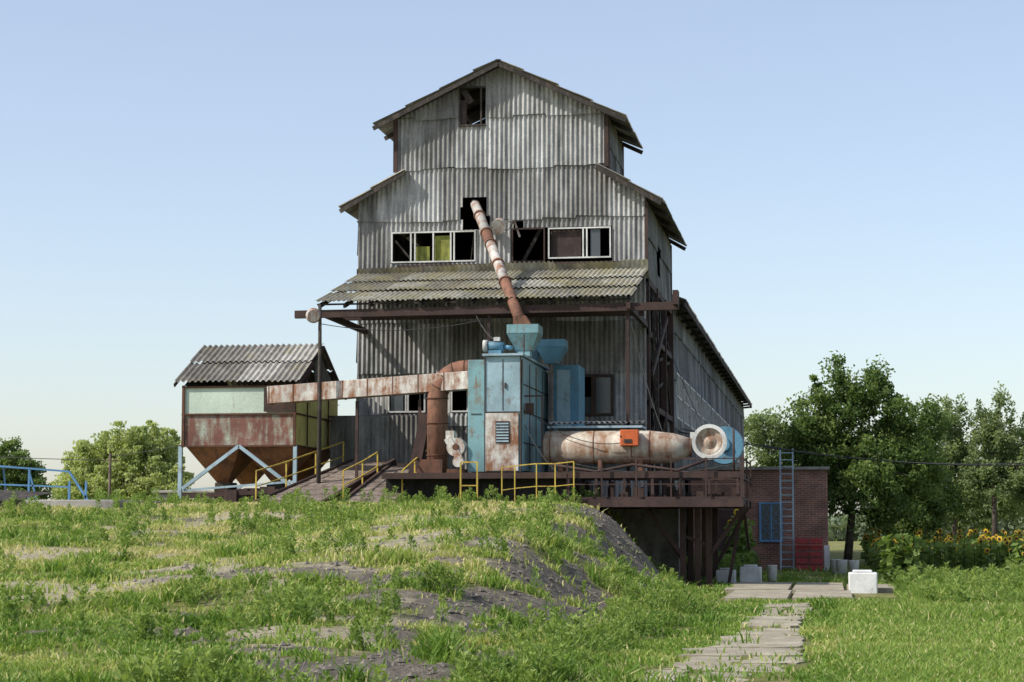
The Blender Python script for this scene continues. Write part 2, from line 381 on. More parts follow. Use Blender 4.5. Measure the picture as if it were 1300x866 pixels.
mb.obj('barge_boards',M_dark,tower)
mb=MB()
for x in(UL,UR): mb.box(x-.07,x+.07,YF-.12,YF-.06,12.75,14.4)
mb.box(UR-.02,UR+.09,YF-.05,YF+.18,12.6,14.38); mb.box(XR-.02,XR+.07,YF-.05,YF+.1,9.4,11.6)
mb.box(XR-.03,XR+.06,69.3,69.55,9.4,11.6); mb.box(UR-.02,UR+.07,64.4,64.6,12.3,14.3)
mb.box(XL-.02,XR+.06,YF-.13,YF-.06,9.45,9.70)
mb.box(XL+1.3,-6.3,YF-.12,YF-.07,9.71,9.79)
mb.obj('corner_posts',M_brown,tower)
def window(x0,x1,z0,z1,cols,mat,nm,y=YF-.09,fr=.055):
    mb=MB(); mb.box(x0,x1,y,y+.08,z0,z0+fr); mb.box(x0,x1,y,y+.08,z1-fr,z1)
    w=(x1-x0)
    for c in cols: mb.box(x0+c*(w-fr),x0+c*(w-fr)+fr,y+.003,y+.077,z0+fr,z1-fr)
    mb.obj(nm,mat,tower)
window(-13.5,-10.8,9.87,10.85,[0,.23,.28,.5,.71,.75,1],M_white,'window_frame_left',fr=.045)
window(-8.52,-6.56,9.9,10.87,[0,.56,.62,1],M_white,'window_frame_right',fr=.045)
window(-9.66,-8.62,9.82,10.88,[0,1],M_brown,'window_frame_open',fr=.04)
window(-13.58,-12.38,5.17,5.93,[0,.48,.54,1],M_white,'window_frame_low',fr=.05)
window(-11.58,-11.02,5.17,5.93,[0,1],M_white,'window_frame_low_small',fr=.05)
window(-7.73,-6.52,5.02,6.28,[0,.47,.53,1],M_brown,'window_frame_low_right',fr=.07)
window(-11.35,-10.49,14.16,15.42,[0,.85],M_dark,'hatch_frame',fr=.05)
mb=MB(); mb.box(-12.12,-11.62,YF+.03,YF+.06,9.92,10.72); mb.box(-12.78,-12.3,YF+.1,YF+.12,9.92,10.4); mb.obj('window_cloth',M_curt,tower)
mb=MB(); mb.box(-8.45,-7.5,YF+.05,YF+.08,9.95,10.8); mb.box(-11.3,-11.1,YF-.03,YF-.01,14.2,15.0);mb.obj('window_board',M_brcurt,tower)
mb=MB(); mb.box(-7.65,-7.2,YF-.03,YF-.02,5.1,5.6); mb.box(-7.05,-6.6,YF-.03,YF-.02,5.1,6.2); mb.box(-13.5,-13.1,YF+.0,YF+.01,5.2,5.9); mb.box(-7.2,-6.9,YF-.02,YF-.01,9.95,10.8); mb.obj('window_glass',M_glass,tower)
mb=MB(); mb.bar((-11.2,YF-.02,15.3),(-10.95,YF-.06,14.9),.02,.2); mb.bar((-13.4,YF+.1,10.6),(-12.9,YF+.1,10.0),.03,.06); mb.bar((-11.0,YF+.2,9.9),(-10.9,YF+.2,10.8),.03,.08); mb.bar((-9.5,YF+.3,9.6),(-8.8,YF+.3,10.9),.1,.1); mb.obj('loose_boards',M_dark,tower)
# canopy
cv=(0,59.9-54.55,9.52-8.0); cl=math.sqrt(cv[1]**2+cv[2]**2)
corr('canopy_roof',(-14.52,54.5,8.02),(1,0,0),cv,9.12,cl,1.85,M_canopy,tower,lap=.04,ragged=.03)
mb=MB()
for i in range(13):
    x=-14.4+i*.74; mb.bar((x,54.6,7.93),(x,59.85,9.40),.07,.12)
for k in range(5):
    f=k/4; mb.bar((-14.5,54.75+f*5,8.02+f*1.4-.02),(-5.42,54.75+f*5,8.02+f*1.4-.02),.05,.05)
mb.obj('canopy_rafters',M_dark,tower)
mb=MB()
mb.bar((-15.15,54.75,7.72),(-4.1,54.75,7.78),.16,.22)
mb.bar((-14.4,57.3,7.9),(-5.3,57.3,7.9),.14,.2)
mb.bar((-14.35,54.7,7.75),(-14.35,60,7.75),.12,.18); mb.bar((-5.5,54.6,7.8),(-5.5,60,7.8),.12,.18)
mb.box(-4.25,-4.1,54.5,55.0,7.8,8.2)
for x in(-5.55,-9.5): mb.bar((x,54.85,2.4),(x,54.85,7.65),.09)
mb.bar((-9.9,57.2,7.8),(-9.9,57.2,2.4),.07)
mb.obj('canopy_beams',M_brown,tower)
# open right bay below mid storey
mb=MB()
for yy in(60.1,63.2,66.4,69.4): mb.bar((XR,yy,0),(XR,yy,9.3),.2)
for z in(2.6,5.4,7.6,9.2): mb.bar((XR,60,z),(XR,69.5,z),.12,.18)
mb.bar((XR,60.2,7.6),(XR,63.1,5.4),.08);mb.bar((XR,63.3,2.7),(XR,66.3,5.4),.08);mb.bar((XR,66.5,7.5),(XR,69.3,5.4),.08)
mb.bar((XR+.15,60.3,6.3),(XR+.15,66,8.6),.06,.2)
mb.obj('side_frame',M_brown,tower)
corr('side_bay_sheets',(XR-.1,62.9,0.0),(0,1,0),(0,0,1),6.6,6.2,1.6,M_wall2,tower,miss=.3)
corr('side_bay_sheets_top',(XR-.1,60.3,7.7),(0,1,0),(0,0,1),9.1,1.5,1.5,M_wall2,tower,miss=.45)
mb=MB()
for yy in(61.0,61.6): mb.bar((XR+.25,yy,2.5),(XR+.1,yy,9.0),.05)
for i in range(20): z=2.7+i*.32; mb.bar((XR+.25-.15*(z-2.5)/6.5,61.0,z),(XR+.25-.15*(z-2.5)/6.5,61.6,z),.03)
for i in range(14):
    yy=random.uniform(60.2,67); z=random.uniform(3,8.8); mb.bar((XR+.05,yy,z),(XR+.1,yy+random.uniform(-1.2,1.2),z+random.uniform(-1,1)),.04,.09)
mb.obj('service_ladder',M_dark,tower)
MB().box(XR+.02,XR+.06,66.3,67.1,9.0,9.5).obj('magenta_rag',M_magenta,tower)
mb=MB(); mb.box(-7.0,-4.35,57.6,60.0,-.3,2.38); mb.box(-6.0,-5.4,60,62,-.3,2.5); mb.obj('concrete_pier',M_conc,tower,.03)
mb=MB(); mb.cyl((-9.95,59.4,10.95),(-9.95,59.05,10.8),.2,.24,20); mb.bar((-9.95,59.4,10.95),(-9.6,60,11.15),.05); mb.bar((-9.6,60,11.15),(-9.4,59.9,10.6),.05); mb.obj('flood_lamp',M_pipeW,tower)

# ---------------------------------------------------------------- barn
barn=empty('long_grain_warehouse')
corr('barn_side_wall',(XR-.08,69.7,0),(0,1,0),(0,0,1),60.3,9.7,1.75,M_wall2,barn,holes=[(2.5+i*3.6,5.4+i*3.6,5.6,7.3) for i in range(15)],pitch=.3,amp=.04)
mb=MB()
for i in range(15):
    y0=69.7+2.5+i*3.6
    for k in range(5): mb.box(XR-.12,XR-.0,y0+k*.71,y0+k*.71+.07,5.62,7.28)
    mb.box(XR-.12,XR+.0,y0,y0+2.9,5.6,5.68); mb.box(XR-.12,XR-.0,y0,y0+2.9,7.22,7.3);mb.box(XR-.115,XR-.005,y0,y0+2.9,6.4,6.46)
mb.obj('barn_window_frames',M_white,barn)
mb=MB(); mb.box(XR-.35,XR-.3,70,129.5,5.4,7.5); mb.obj('barn_window_glass',M_glass,barn)
corr('barn_roof_right',(XR+.5,69.7,9.62),(0,1,0),(-5.04,0,2.2),60.6,5.5,1.4,M_roof,barn,pitch=.3,amp=.04)
corr('barn_roof_left',(-15.1,130.3,9.62),(0,-1,0),(5.04,0,2.2),60.6,5.5,1.4,M_roof,barn,pitch=.3,amp=.04)
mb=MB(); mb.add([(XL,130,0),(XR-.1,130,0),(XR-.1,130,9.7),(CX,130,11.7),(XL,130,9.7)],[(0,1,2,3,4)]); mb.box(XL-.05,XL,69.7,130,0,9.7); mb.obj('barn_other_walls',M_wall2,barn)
mb=MB(); mb.bar((XR+.47,69.7,9.52),(XR+.47,130.3,9.52),.06,.16)
for i in range(25): mb.bar((XR-.1,70+i*2.5,9.45),(XR+.5,70+i*2.5,9.5),.08,.12)
mb.obj('barn_fascia',M_dark,barn)

# ---------------------------------------------------------------- grain chute
ch=empty('grain_chute_pipe')
p0=Vector((-8.43,53.7,7.35));p1=Vector((-10.88,60.2,11.75)); d=p1-p0
MB().tube([p0,p0+d*.3],.155,14).obj('lower_pipe',M_rustpipe,ch)
MB().tube([p0+d*.3,p0+d*.62],.15,14).obj('middle_pipe',M_pipeW,ch)
MB().tube([p0+d*.62,p0+d*.72],.158,14).obj('rust_band',M_rustpipe,ch)
MB().tube([p0+d*.72,p1],.15,14).obj('upper_pipe',M_pipeW,ch)
mb=MB()
for f in(.3,.45,.62,.72,.88): mb.cyl(p0+d*(f-.004),p0+d*(f+.004),.19,.19,14)
mb.obj('flanges',M_rustpipe,ch)
MB().bar(p0+d*.5+Vector((0,0,-.1)),(-9.6,57.5,8.7),.05).obj('chute_prop',M_brown,ch)

# ---------------------------------------------------------------- hopper house
hh=empty('elevated_grain_bin')
x0,x1,y0,y1=-18.87,-15.47,56.0,61.0
MB().box(x0,x1,y0,y0+.06,4.95,5.75).box(x0,x0+.06,y0+.07,y1,4.95,5.75).obj('upper_front_panel',M_pgreen,hh)
MB().box(x0-.01,x1+.01,y0-.01,y0+.05,4.02,4.93).box(x0-.01,x0+.05,y0+.06,y1,4.02,4.93).obj('lower_front_panel',M_redbr,hh)
MB().box(x1-.05,x1+.02,y0+.06,y1,4.02,5.75).box(x0,x1-.06,y1-.05,y1+.02,4.02,5.75).obj('side_panel',M_yelgr,hh)
mb=MB()
for z in(4.0,4.94,5.75): mb.box(x0-.05,x1+.05,y0-.06,y0-.015,z-.025,z+.025); mb.box(x1+.025,x1+.06,y0-.01,y1,z-.025,z+.025)
for f in(0,1): mb.box(x0+f*(x1-x0)-.04,x0+f*(x1-x0)+.04,y0-.07,y0-.02,4.0,5.8)
for k in range(1,4): mb.box(x1+.025,x1+.055,y0+k*1.25-.02,y0+k*1.25+.02,4.05,5.7)
mb.obj('frame_angles',M_rust,hh)
for i,cy in enumerate((57.3,59.7)):
    for cx in(-18.0,-16.3):
        MB().frustum((cx,cy),.35,.35,2.95,(cx,cy),1.66,2.35,4.0).obj('hopper_cone',M_hop,hh)
MB().box(-18.2,-17.7,57,57.6,2.6,2.95).box(-16.6,-16.1,57,57.6,2.6,2.95).obj('hopper_gate',M_dark,hh)
rl=(0,2.75,1.37); L=math.sqrt(2.75**2+1.37**2)
corr('roof_front',(-19.15,55.85,5.86),(1,0,0),rl,3.85,L,1.6,M_roof,hh,amp=.035,pitch=.18)
corr('roof_back',(-15.3,61.38,5.78),(-1,0,0),(0,-2.85,1.42),3.85,L,1.6,M_roof,hh,amp=.035,pitch=.18)
corr('gable_sheets',(x1,56.0,5.8),(0,1,0),(0,0,1),5.0,1.3,1.3,M_wall2,hh,top=lambda u:1.22-abs(u-2.5)*.49,holes=[(1.2,2.0,0,.7)])
MB().add([(x0,56,5.8),(x0,61,5.8),(x0,58.5,7.05)],[(0,2,1)]).obj('gable_left',M_wall2,hh)
mb=MB()
for a,bq in(((-15.28,55.87,5.8),(-15.28,58.53,7.12)),((-15.28,61.36,5.72),(-15.28,58.53,7.12)),((-19.13,55.87,5.8),(-19.13,58.53,7.12))): mb.bar(a,bq,.04,.1)
mb.bar((-15.4,56.3,5.6),(-15.35,57.8,6.7),.05,.12); mb.box(-16.4,-15.44,55.92,55.96,5.0,5.7)
mb.obj('verge_boards',M_brown,hh)
mb=MB()
for x in(x0-.08,x1+.02):
    for yv in(y0,y1): mb.bar((x,yv,1.7),(x,yv,4.0),.11)
xm=-17.15
for yv in(y0-.02,y1):
    mb.bar((x0,yv,2.75),(xm,yv,4.0),.1); mb.bar((x1,yv,2.75),(xm,yv,4.0),.1); mb.bar((x0,yv+.01,2.7),(x1,yv+.01,2.95),.06)
mb.obj('support_legs',M_pblue,hh)

# conveyor
cvr=empty('conveyor_housing')
mb=MB(); mb.bar((-16.0,55.3,5.43),(-9.85,54.0,5.70),.5,.5); mb.obj('trough',M_whiter,cvr,.01)
mb=MB()
for i in range(9):
    f=i/8; p=Vector((-16.0,55.3,5.43)).lerp(Vector((-9.85,54.0,5.70)),f); mb.box(p.x-.014,p.x+.014,p.y-.27,p.y+.27,p.z-.26,p.z+.26)
mb.obj('joint_flanges',M_rustpipe,cvr)
mb=MB()
for x,yv in((-13.3,54.75),(-11.4,54.4)): mb.bar((x,yv,2.3),(x,yv,5.2),.08)
mb.obj('props',M_brown,cvr)

lp=empty('lamp_pole')
MB().tube([(-14.3,54.3,1.9),(-14.28,54.3,5),(-14.3,54.3,7.95)],[.07,.06,.05],10).obj('pole',M_dark,lp)
mb=MB(); mb.cyl((-14.45,54.15,7.62),(-14.42,54.05,7.6),.22,.17,20); mb.bar((-14.3,54.3,7.7),(-14.45,54.15,7.62),.04); mb.obj('lamp_head',M_pipeW,lp)

# ---------------------------------------------------------------- dryer plant
dr=empty('grain_dryer_cabinet')
MB().box(-9.28,-8.3,53,58,4.75,6.28).obj('upper_cabinet',M_blue,dr,.015)
MB().box(-9.28,-8.29,53.02,58,3.12,4.74).obj('lower_cabinet_back',M_blue2,dr,.01)
MB().box(-9.26,-8.35,52.96,53.0,3.14,4.72).obj('lower_front_panel',M_whiter,dr,.01)
MB().box(-9.78,-9.31,53.1,57.6,3.12,6.2).obj('side_cabinet',M_blue2,dr,.015)
MB().box(-8.285,-8.24,53.1,57.95,3.15,6.2).obj('right_face_panels',M_blue2,dr,.01)
mb=MB()
for z in(3.9,4.75,5.5): mb.box(-8.24,-8.225,53.1,57.9,z,z+.03)
for yv in(54.2,55.4,56.7): mb.box(-8.24,-8.222,yv,yv+.04,3.2,6.15)
mb.box(-9.3,-8.28,52.955,52.99,4.73,4.76);mb.box(-9.3,-9.275,52.97,53,3.12,6.26);mb.box(-8.305,-8.28,52.95,53,3.12,6.26); mb.box(-8.98,-8.6,52.94,52.955,3.9,4.5)
mb.box(-9.7,-9.4,53.08,53.095,4.7,4.72); mb.box(-8.8,-8.785,52.985,52.998,4.8,6.2); mb.box(-8.74,-8.7,52.96,52.995,5.4,5.55)
mb.obj('panel_seams',M_brown,dr)
mb=MB()
for k in range(7): mb.box(-8.96,-8.62,52.92,52.938,3.93+k*.08,3.97+k*.08)
mb.obj('louvre',M_pblue,dr)
MB().box(-9.35,-8.22,52.9,58.05,6.29,6.35).obj('top_plate',M_pblue,dr)
mb=MB(); mb.frustum((-8.32,53.9),.45,.45,6.5,(-8.32,53.9),.88,.9,6.95); mb.box(-8.76,-7.88,53.45,54.35,6.96,7.2); mb.box(-8.5,-8.15,53.7,54.1,6.33,6.5); mb.obj('feed_funnel',M_blue2,dr)
MB().frustum((-8.35,53.8),.5,.5,7.21,(-8.42,53.7),.34,.34,7.45).obj('funnel_throat',M_rustpipe,dr)
MB().box(-7.95,-7.2,57.0,58.4,3.1,6.35).obj('second_cabinet',M_blue3,dr,.015)
MB().box(-7.85,-7.45,56.95,56.99,3.5,6.2).obj('second_cabinet_panel',M_blue,dr)
mb=MB(); mb.frustum((-7.85,56),.35,.35,6.3,(-7.85,56),.82,.8,6.75); mb.box(-8.26,-7.44,55.6,56.4,6.76,6.98); mb.frustum((-8.6,56.4),.5,.5,6.35,(-8.6,56.4),.8,.8,6.9); mb.obj('second_funnel',M_blue3,dr)
mb=MB(); mb.cyl((-9.3,53.5,6.62),(-8.85,53.5,6.58),.13,.13,16); mb.cyl((-8.85,53.5,6.58),(-8.6,53.5,6.55),.06,.06); mb.box(-9.25,-8.9,53.35,53.65,6.36,6.48); mb.obj('drive_motor',M_blue3,dr)
mb=MB(); mb.cyl((-9.42,53.5,6.62),(-9.29,53.5,6.62),.16,.16,16);mb.box(-9.12,-8.95,53.42,53.6,6.74,6.85);mb.obj('motor_cover',M_white,dr)
mb=MB()
for yv in(53.0,57.9): mb.bar((-8.2,yv,6.35),(-8.2,yv,6.36+.5),.03)
mb.bar((-8.2,54.5,6.85),(-8.2,57.9,6.85),.025); mb.bar((-7.75,53.3,3.1),(-7.75,53.3,5.2),.04); mb.bar((-8.24,53.3,5.2),(-7.75,53.3,5.2),.04); mb.box(-8.2,-7.98,53.2,53.35,4.7,5.0)
mb.obj('small_brackets',M_brown,dr)

ep=empty('exhaust_elbow_pipe')
pts=[(-10.85,54.2,2.9),(-10.85,54.2,5.2)]
for k in range(1,9):
    a=k/8*math.pi/2; pts.append((-10.85+.8*(1-math.cos(a)),54.2,5.2+.8*math.sin(a)))
pts.append((-9.75,54.2,6.02))
MB().tube(pts,.29,20).obj('pipe',M_rustpipe,ep)
mb=MB()
for z in(3.6,4.5,5.2): mb.cyl((-10.85,54.2,z),(-10.85,54.2,z+.03),.32,.32,20)
for k in(2,4,6,8):
    p=Vector(pts[k+1]);q=Vector(pts[min(k+2,len(pts)-1)]);dd=(q-p).normalized()*.015; mb.cyl(p-dd,p+dd,.305,.305,20)
mb.obj('pipe_seams',M_rust,ep)
MB().frustum((-11.1,54.2),.9,.8,2.6,(-10.95,54.2),.62,.6,3.5).obj('pipe_base',M_rust,ep)
MB().bar((-11.65,54.4,2.6),(-11.2,54.4,4.8),.3,.3).obj('slanted_duct',M_brown,ep)
fan=empty('white_blower_fan')
mb=MB(); mb.cyl((-10.1,53.2,3.8),(-10.1,52.98,3.8),.27,.25,24); mb.cyl((-10.0,53.0,3.4),(-10.0,52.8,3.4),.17,.15,18); mb.box(-10.38,-10.15,53,53.3,3.9,4.25); mb.bar((-10.33,53,4.05),(-9.88,53,3.3),.1,.2); mb.obj('fan_scroll',M_whiter,fan)
mb=MB(); mb.cyl((-10.1,52.97,3.8),(-10.1,52.94,3.8),.1,.08,16); mb.box(-10.35,-9.85,53,53.4,2.9,3.2); mb.obj('fan_hub',M_rust,fan)

tk=empty('horizontal_burner_tank')
yc,zc=54.0,3.80
MB().tube([(-7.78,yc,zc),(-7.74,yc,zc),(-4.85,yc,zc),(-4.2,yc,zc-.02),(-3.72,yc,zc)],[.38,.46,.46,.40,.24],40).obj('tank_shell',M_tank,tk)
mb=MB()
for x in(-7.6,-6.4,-5.35,-4.86,-3.75): mb.cyl((x,yc,zc),(x+.03,yc,zc),.47 if x<-4.5 else .28,None,40)
for x in(-7.3,-6.2,-5.1): mb.box(x-.06,x+.06,yc-.35,yc+.35,3.05,3.45)
mb.obj('tank_bands',M_rustpipe,tk)
MB().box(-5.62,-5.12,53.35,53.7,3.82,4.26).obj('control_box',M_orange,tk,.02)
mb=MB(); mb.box(-5.5,-5.3,53.33,53.348,3.9,4.0); mb.box(-5.62,-5.58,53.34,53.6,4.05,4.1); mb.obj('control_box_details',M_dark,tk)
mb=MB(); mb.lathe_y(-3.22,3.93,[(54.25,.02),(54.25,.44),(53.78,.44),(53.75,.48),(53.72,.48),(53.72,.38),(53.80,.36)]); mb.box(-3.75,-3.5,53.85,54.15,3.7,4.2); mb.obj('fan_housing',M_white,tk)
mb=MB(); mb.lathe_y(-3.22,3.93,[(53.80,.37),(53.80,.30),(53.84,.2),(53.78,.08),(53.76,.005)]); mb.obj('fan_intake_plate',M_tank,tk)
mb=MB(); mb.cyl((-2.9,55.6,3.9),(-2.9,55.3,3.9),.54,.52,32); mb.cyl((-2.9,55.29,3.9),(-2.9,55.2,3.9),.2,.15,20); mb.obj('blue_fan_disc',M_blue3,tk)
corr('tank_shade_sheet',(-7.75,54.3,4.45),(1,0,0),(0,1,.12),2.7,1.3,1.3,M_roof,tk,amp=.03)
MB().box(-7.75,-5.1,54.28,55.5,4.36,4.42).box(-7.6,-5.2,55,55.2,3.1,4.36).obj('shade_support',M_pblue,tk)

# ---------------------------------------------------------------- platform
pf=empty('steel_platform')
mb=MB()
mb.box(-6.95,-2.3,52.2,57.6,2.33,2.42); mb.box(-12.0,-6.96,52.4,57.6,2.95,3.08)
for yv in(52.15,54.9,57.4): mb.bar((-7.0,yv,2.25),(-2.25,yv,2.25),.12,.2)
for x in(-6.9,-5.4,-3.9,-2.35): mb.bar((x,52.2,2.26),(x,57.6,2.26),.1,.16)
mb.bar((-12,52.3,3.0),(-2.3,52.3,3.0),.1,.16); mb.bar((-7,55.6,3.0),(-2.3,55.6,3.0),.1,.14); mb.bar((-2.35,52.3,3.0),(-2.35,57.5,3.0),.1,.14)
for x in np.arange(-6.9,-2.2,.75): mb.bar((x,52.3,2.4),(x,52.3,2.95),.07); mb.bar((x,55.6,2.4),(x,55.6,2.95),.07)
mb.bar((-7.6,53.6,3.08),(-3.0,53.6,3.08),.1,.12)
mb.obj('deck_frame',M_brown,pf)
mb=MB()
for x in(-3.95,-3.55,-3.25):
    for yv in(53.6,56.6): mb.bar((x,yv,-.2),(x,yv,2.2),.16)
mb.bar((-3.2,53.6,.9),(-2.3,53.6,2.2),.1);mb.bar((-3.2,56.6,.6),(-2.3,56.6,2.2),.1);mb.bar((-4.0,53.6,.9),(-5.0,53.6,2.2),.1);mb.bar((-4,56.6,.4),(-5.2,56.6,2.2),.1)
mb.bar((-3.95,53.6,1.4),(-3.2,53.6,1.1),.08); mb.bar((-2.3,53.6,2.2),(-2.3,56.6,1.0),.07); mb.bar((-2.8,54.8,0),(-2.4,54.8,2.2),.09)
mb.obj('platform_legs',M_brown,pf)
mb=MB()
for x in np.arange(-6.9,-2.2,.92): mb.bar((x,52.1,2.4),(x,52.1,3.45),.04)
for z in(2.75,3.42): mb.bar((-6.9,52.1,z),(-2.3,52.1,z),.03)
mb.bar((-2.25,52.1,3.42),(-2.25,57,3.42),.035);mb.bar((-2.25,52.1,2.9),(-2.25,57,2.9),.035)
for yv in(52.1,54.5,57): mb.bar((-2.25,yv,2.4),(-2.25,yv,3.5),.045)
mb.tube([(-7.4,52.5,3.3),(-6.2,52.6,3.1),(-5.2,52.5,3.28),(-4.0,52.5,3.12),(-3.2,52.5,3.4)],.04,8)
mb.tube([(-2.5,52.4,4.2),(-2.5,52.4,3.0)],.03,8)
mb.obj('rusty_railing',M_brown,pf)
MB().box(-12,-6.97,52.8,58.5,1.6,2.94).obj('platform_base_wall',M_black,pf)  # near-black block: shade below the deck painted as its colour
mb=MB()
for i in range(30):
    x=random.uniform(-7.2,-2.6); yv=random.uniform(53,57); z=2.42
    w=random.uniform(.08,.3); mb.box(x,x+w,yv,yv+.2,z,z+random.uniform(.1,.5))
mb.obj('drive_gear_boxes',M_brown,pf)
yr=empty('yellow_handrail')
def rail(mb,pts,h=.9,r=.035,mid=True):
    for a,bq in zip(pts[:-1],pts[1:]):
        a=Vector(a);bq=Vector(bq); up=Vector((0,0,h)); mb.bar(a+up,bq+up,r)
        if mid: mb.bar(a+up*.5,bq+up*.5,r*.8)
    for p in pts: mb.bar(p,Vector(p)+Vector((0,0,h)),r*1.1)
mb=MB(); rail(mb,[(-8.65,52.0,2.0),(-8.3,52.0,2.05),(-7.7,51.9,2.1),(-7.2,51.9,2.1),(-6.7,51.9,2.15)],1.2,r=.028)
rail(mb,[(-9.75,51.9,2.1),(-9.3,51.9,2.1)],1.25,r=.04)
mb.obj('rail',M_yel,yr)
# ramps
rp=empty('loading_ramp')
mb=MB(); mb2=MB()
for (a0,a1,b0,b1,yA,yB,zA,zB) in [(-15.4,-13.5,-14.1,-12.8,51.8,57.5,2.28,3.6),(-13.0,-11.5,-12.6,-11.4,51.9,56.0,2.28,3.4)]:
    n=22
    for i in range(n):
        f0=i/n;f1=(i+.86)/n; L0=a0+(b0-a0)*f0;R0=a1+(b1-a1)*f0;L1=a0+(b0-a0)*f1;R1=a1+(b1-a1)*f1
        Y0=yA+(yB-yA)*f0;Y1=yA+(yB-yA)*f1;Z0=zA+(zB-zA)*f0+random.uniform(0,.02);Z1=zA+(zB-zA)*f1+random.uniform(0,.02); e=random.uniform(-.05,.05)
        mb.add([(L0+e,Y0,Z0),(R0+e,Y0,Z0),(R1+e,Y1,Z1),(L1+e,Y1,Z1),(L0+e,Y0,Z0-.06),(R0+e,Y0,Z0-.06),(R1+e,Y1,Z1-.06),(L1+e,Y1,Z1-.06)],[(0,1,2,3),(7,6,5,4),(0,4,5,1),(1,5,6,2),(2,6,7,3),(3,7,4,0)])
    for s0,s1 in((a0,b0),(a1,b1)):
        mb2.bar((s0,yA,zA-.05),(s1,yB,zB-.05),.1,.22)
        for f in(.4,.7,1): mb2.bar((s0+(s1-s0)*f,yA+(yB-yA)*f,1.8),(s0+(s1-s0)*f,yA+(yB-yA)*f,zA+(zB-zA)*f-.1),.1)
mb2.box(-14.3,-11.4,57.6,58.2,2.2,3.52); mb2.box(-12.9,-11.3,56.1,57.3,2.2,3.3)
mb.obj('planks',M_plank,rp); mb2.obj('stringers',M_brown,rp)
mb=MB(); rail(mb,[(-15.5,52.2,2.3),(-15.1,53.8,2.6),(-14.7,55.5,2.95),(-14.3,57.2,3.3)],.85)
rail(mb,[(-13.1,52.4,2.35),(-12.9,53.8,2.65),(-12.75,55.0,2.95)],.8); rail(mb,[(-11.5,52.6,2.35),(-11.45,54,2.7),(-11.4,55.6,3.05)],.8)
mb.obj('ramp_handrail',M_yel,rp)
mb=MB()
for i in range(14): 
    x=random.uniform(-18,-15.6); yv=random.uniform(54.5,57); mb.box(x,x+random.uniform(.1,.6),yv,yv+.3,2.1,2.35+random.uniform(0,.45))
mb.bar((-18.4,54.6,2.5),(-15.6,54.8,2.65),.1,.12)
mb.obj('scrap_machinery',M_brown)

# left bits
bf=empty('blue_steel_barrier')
mb=MB(); z=2.1
for x in(-21.6,-20.5,-19.4,-18.95): mb.bar((x,48.5,z-.3),(x+.02,48.5,z+(1.0 if x<-20 else .7)),.05)
mb.bar((-22,48.5,3.25),(-19.4,48.5,3.05),.05); mb.bar((-22,48.5,2.75),(-19.4,48.5,2.65),.04); mb.bar((-19.4,48.5,3.05),(-18.8,48.5,2.2),.05);mb.bar((-20.5,48.5,3.1),(-20.2,48.5,2.1),.04);mb.bar((-21.2,48.5,3.15),(-21.5,49.5,2.1),.04)
mb.obj('bars',M_winblue,bf)
mb=MB(); mb.box(-22.5,-17.6,47,51,2.0,2.30); mb.obj('concrete_slab_pad',M_conc,None,.03)
mb=MB(); mb.add([(-23,46.5,2.4),(-20.2,46.5,2.25),(-19.6,48,2.5),(-22.5,48,2.65)],[(0,1,2,3)]); mb.box(-23,-20.2,46.5,46.95,1.6,2.22);mb.obj('dark_tarpaulin_stack',M_dark)
mb=MB(); mb.box(-22.5,-19.6,64,66,1.6,2.75); mb.box(-22.6,-19.5,63.9,66.1,2.76,2.86); mb.obj('low_concrete_trough',M_conc,None,.03)
mb=MB(); mb.tube([(-24.9,66,1.5),(-24.9,66,4.2)],[.06,.05],8); mb.bar((-25.15,66,3.95),(-24.65,66,3.95),.05); mb.obj('wooden_pole',M_bark)

# ---------------------------------------------------------------- brick shed
bh=empty('brick_shed')
MB().box(-5.3,-.1,76,83,-.2,3.8).obj('brick_walls',M_brick,bh)
MB().box(-5.4,.0,75.85,83.1,3.81,3.92).obj('flat_roof',M_conc,bh)
mb=MB(); mb.box(-2.6,-1.85,75.93,75.99,1.15,2.5)
mb.obj('window_glass',M_glass,bh)
mb=MB(); mb.box(-2.68,-2.6,75.88,75.99,1.07,2.58);mb.box(-1.87,-1.79,75.88,75.99,1.07,2.58);mb.box(-2.6,-1.87,75.885,75.985,2.5,2.58);mb.box(-2.6,-1.87,75.885,75.985,1.07,1.15)
mb.box(-2.25,-2.2,75.9,75.925,1.15,2.5)
for k in range(4):
    for j in range(2):
        cx=-2.42+j*.37;cz=1.32+k*.33
        mb.tube([(cx+.13*math.cos(t*math.pi/5),75.9,cz+.13*math.sin(t*math.pi/5)) for t in range(11)],.011,5,False)
mb.obj('window_grille',M_winblue,bh)
MB().box(-4.6,-3.5,75.93,75.99,0,2.3).obj('shed_door',M_brown,bh)
ld=empty('metal_ladder')
mb=MB()
for x in(-1.85,-1.38): mb.bar((x,74.6,0),(x,75.7,4.6),.06,.05)
for i in range(17): f=(i+.6)/17.2; mb.bar((-1.85,74.6+1.1*f,4.6*f),(-1.38,74.6+1.1*f,4.6*f),.04)
mb.obj('rails_and_rungs',M_pblue,ld)
mb=MB()
for k in range(5):
    for j in range(2): mb.box(-1.3+j*.52,-.82+j*.52,74.3,75.0,.02+k*.25,.22+k*.25)
mb.box(-1.25,-.3,74.25,74.3,.9,.98); mb.obj('red_crate_stack',M_red,None,.015)
mb=MB(); mb.box(-.25,-.05,74.6,75.1,0,.95); mb.obj('white_board',M_wht)
for (x,yv,r) in((.35,68,.2),(.75,67.4,.18),(.15,69.2,.19),(-1.7,58.2,.15)):
    mb=MB(); mb.tube([(x,yv,0),(x,yv,.5),(x,yv,.52)],[r*.8,r,r*1.06],20); mb.obj('white_bucket',M_wht)
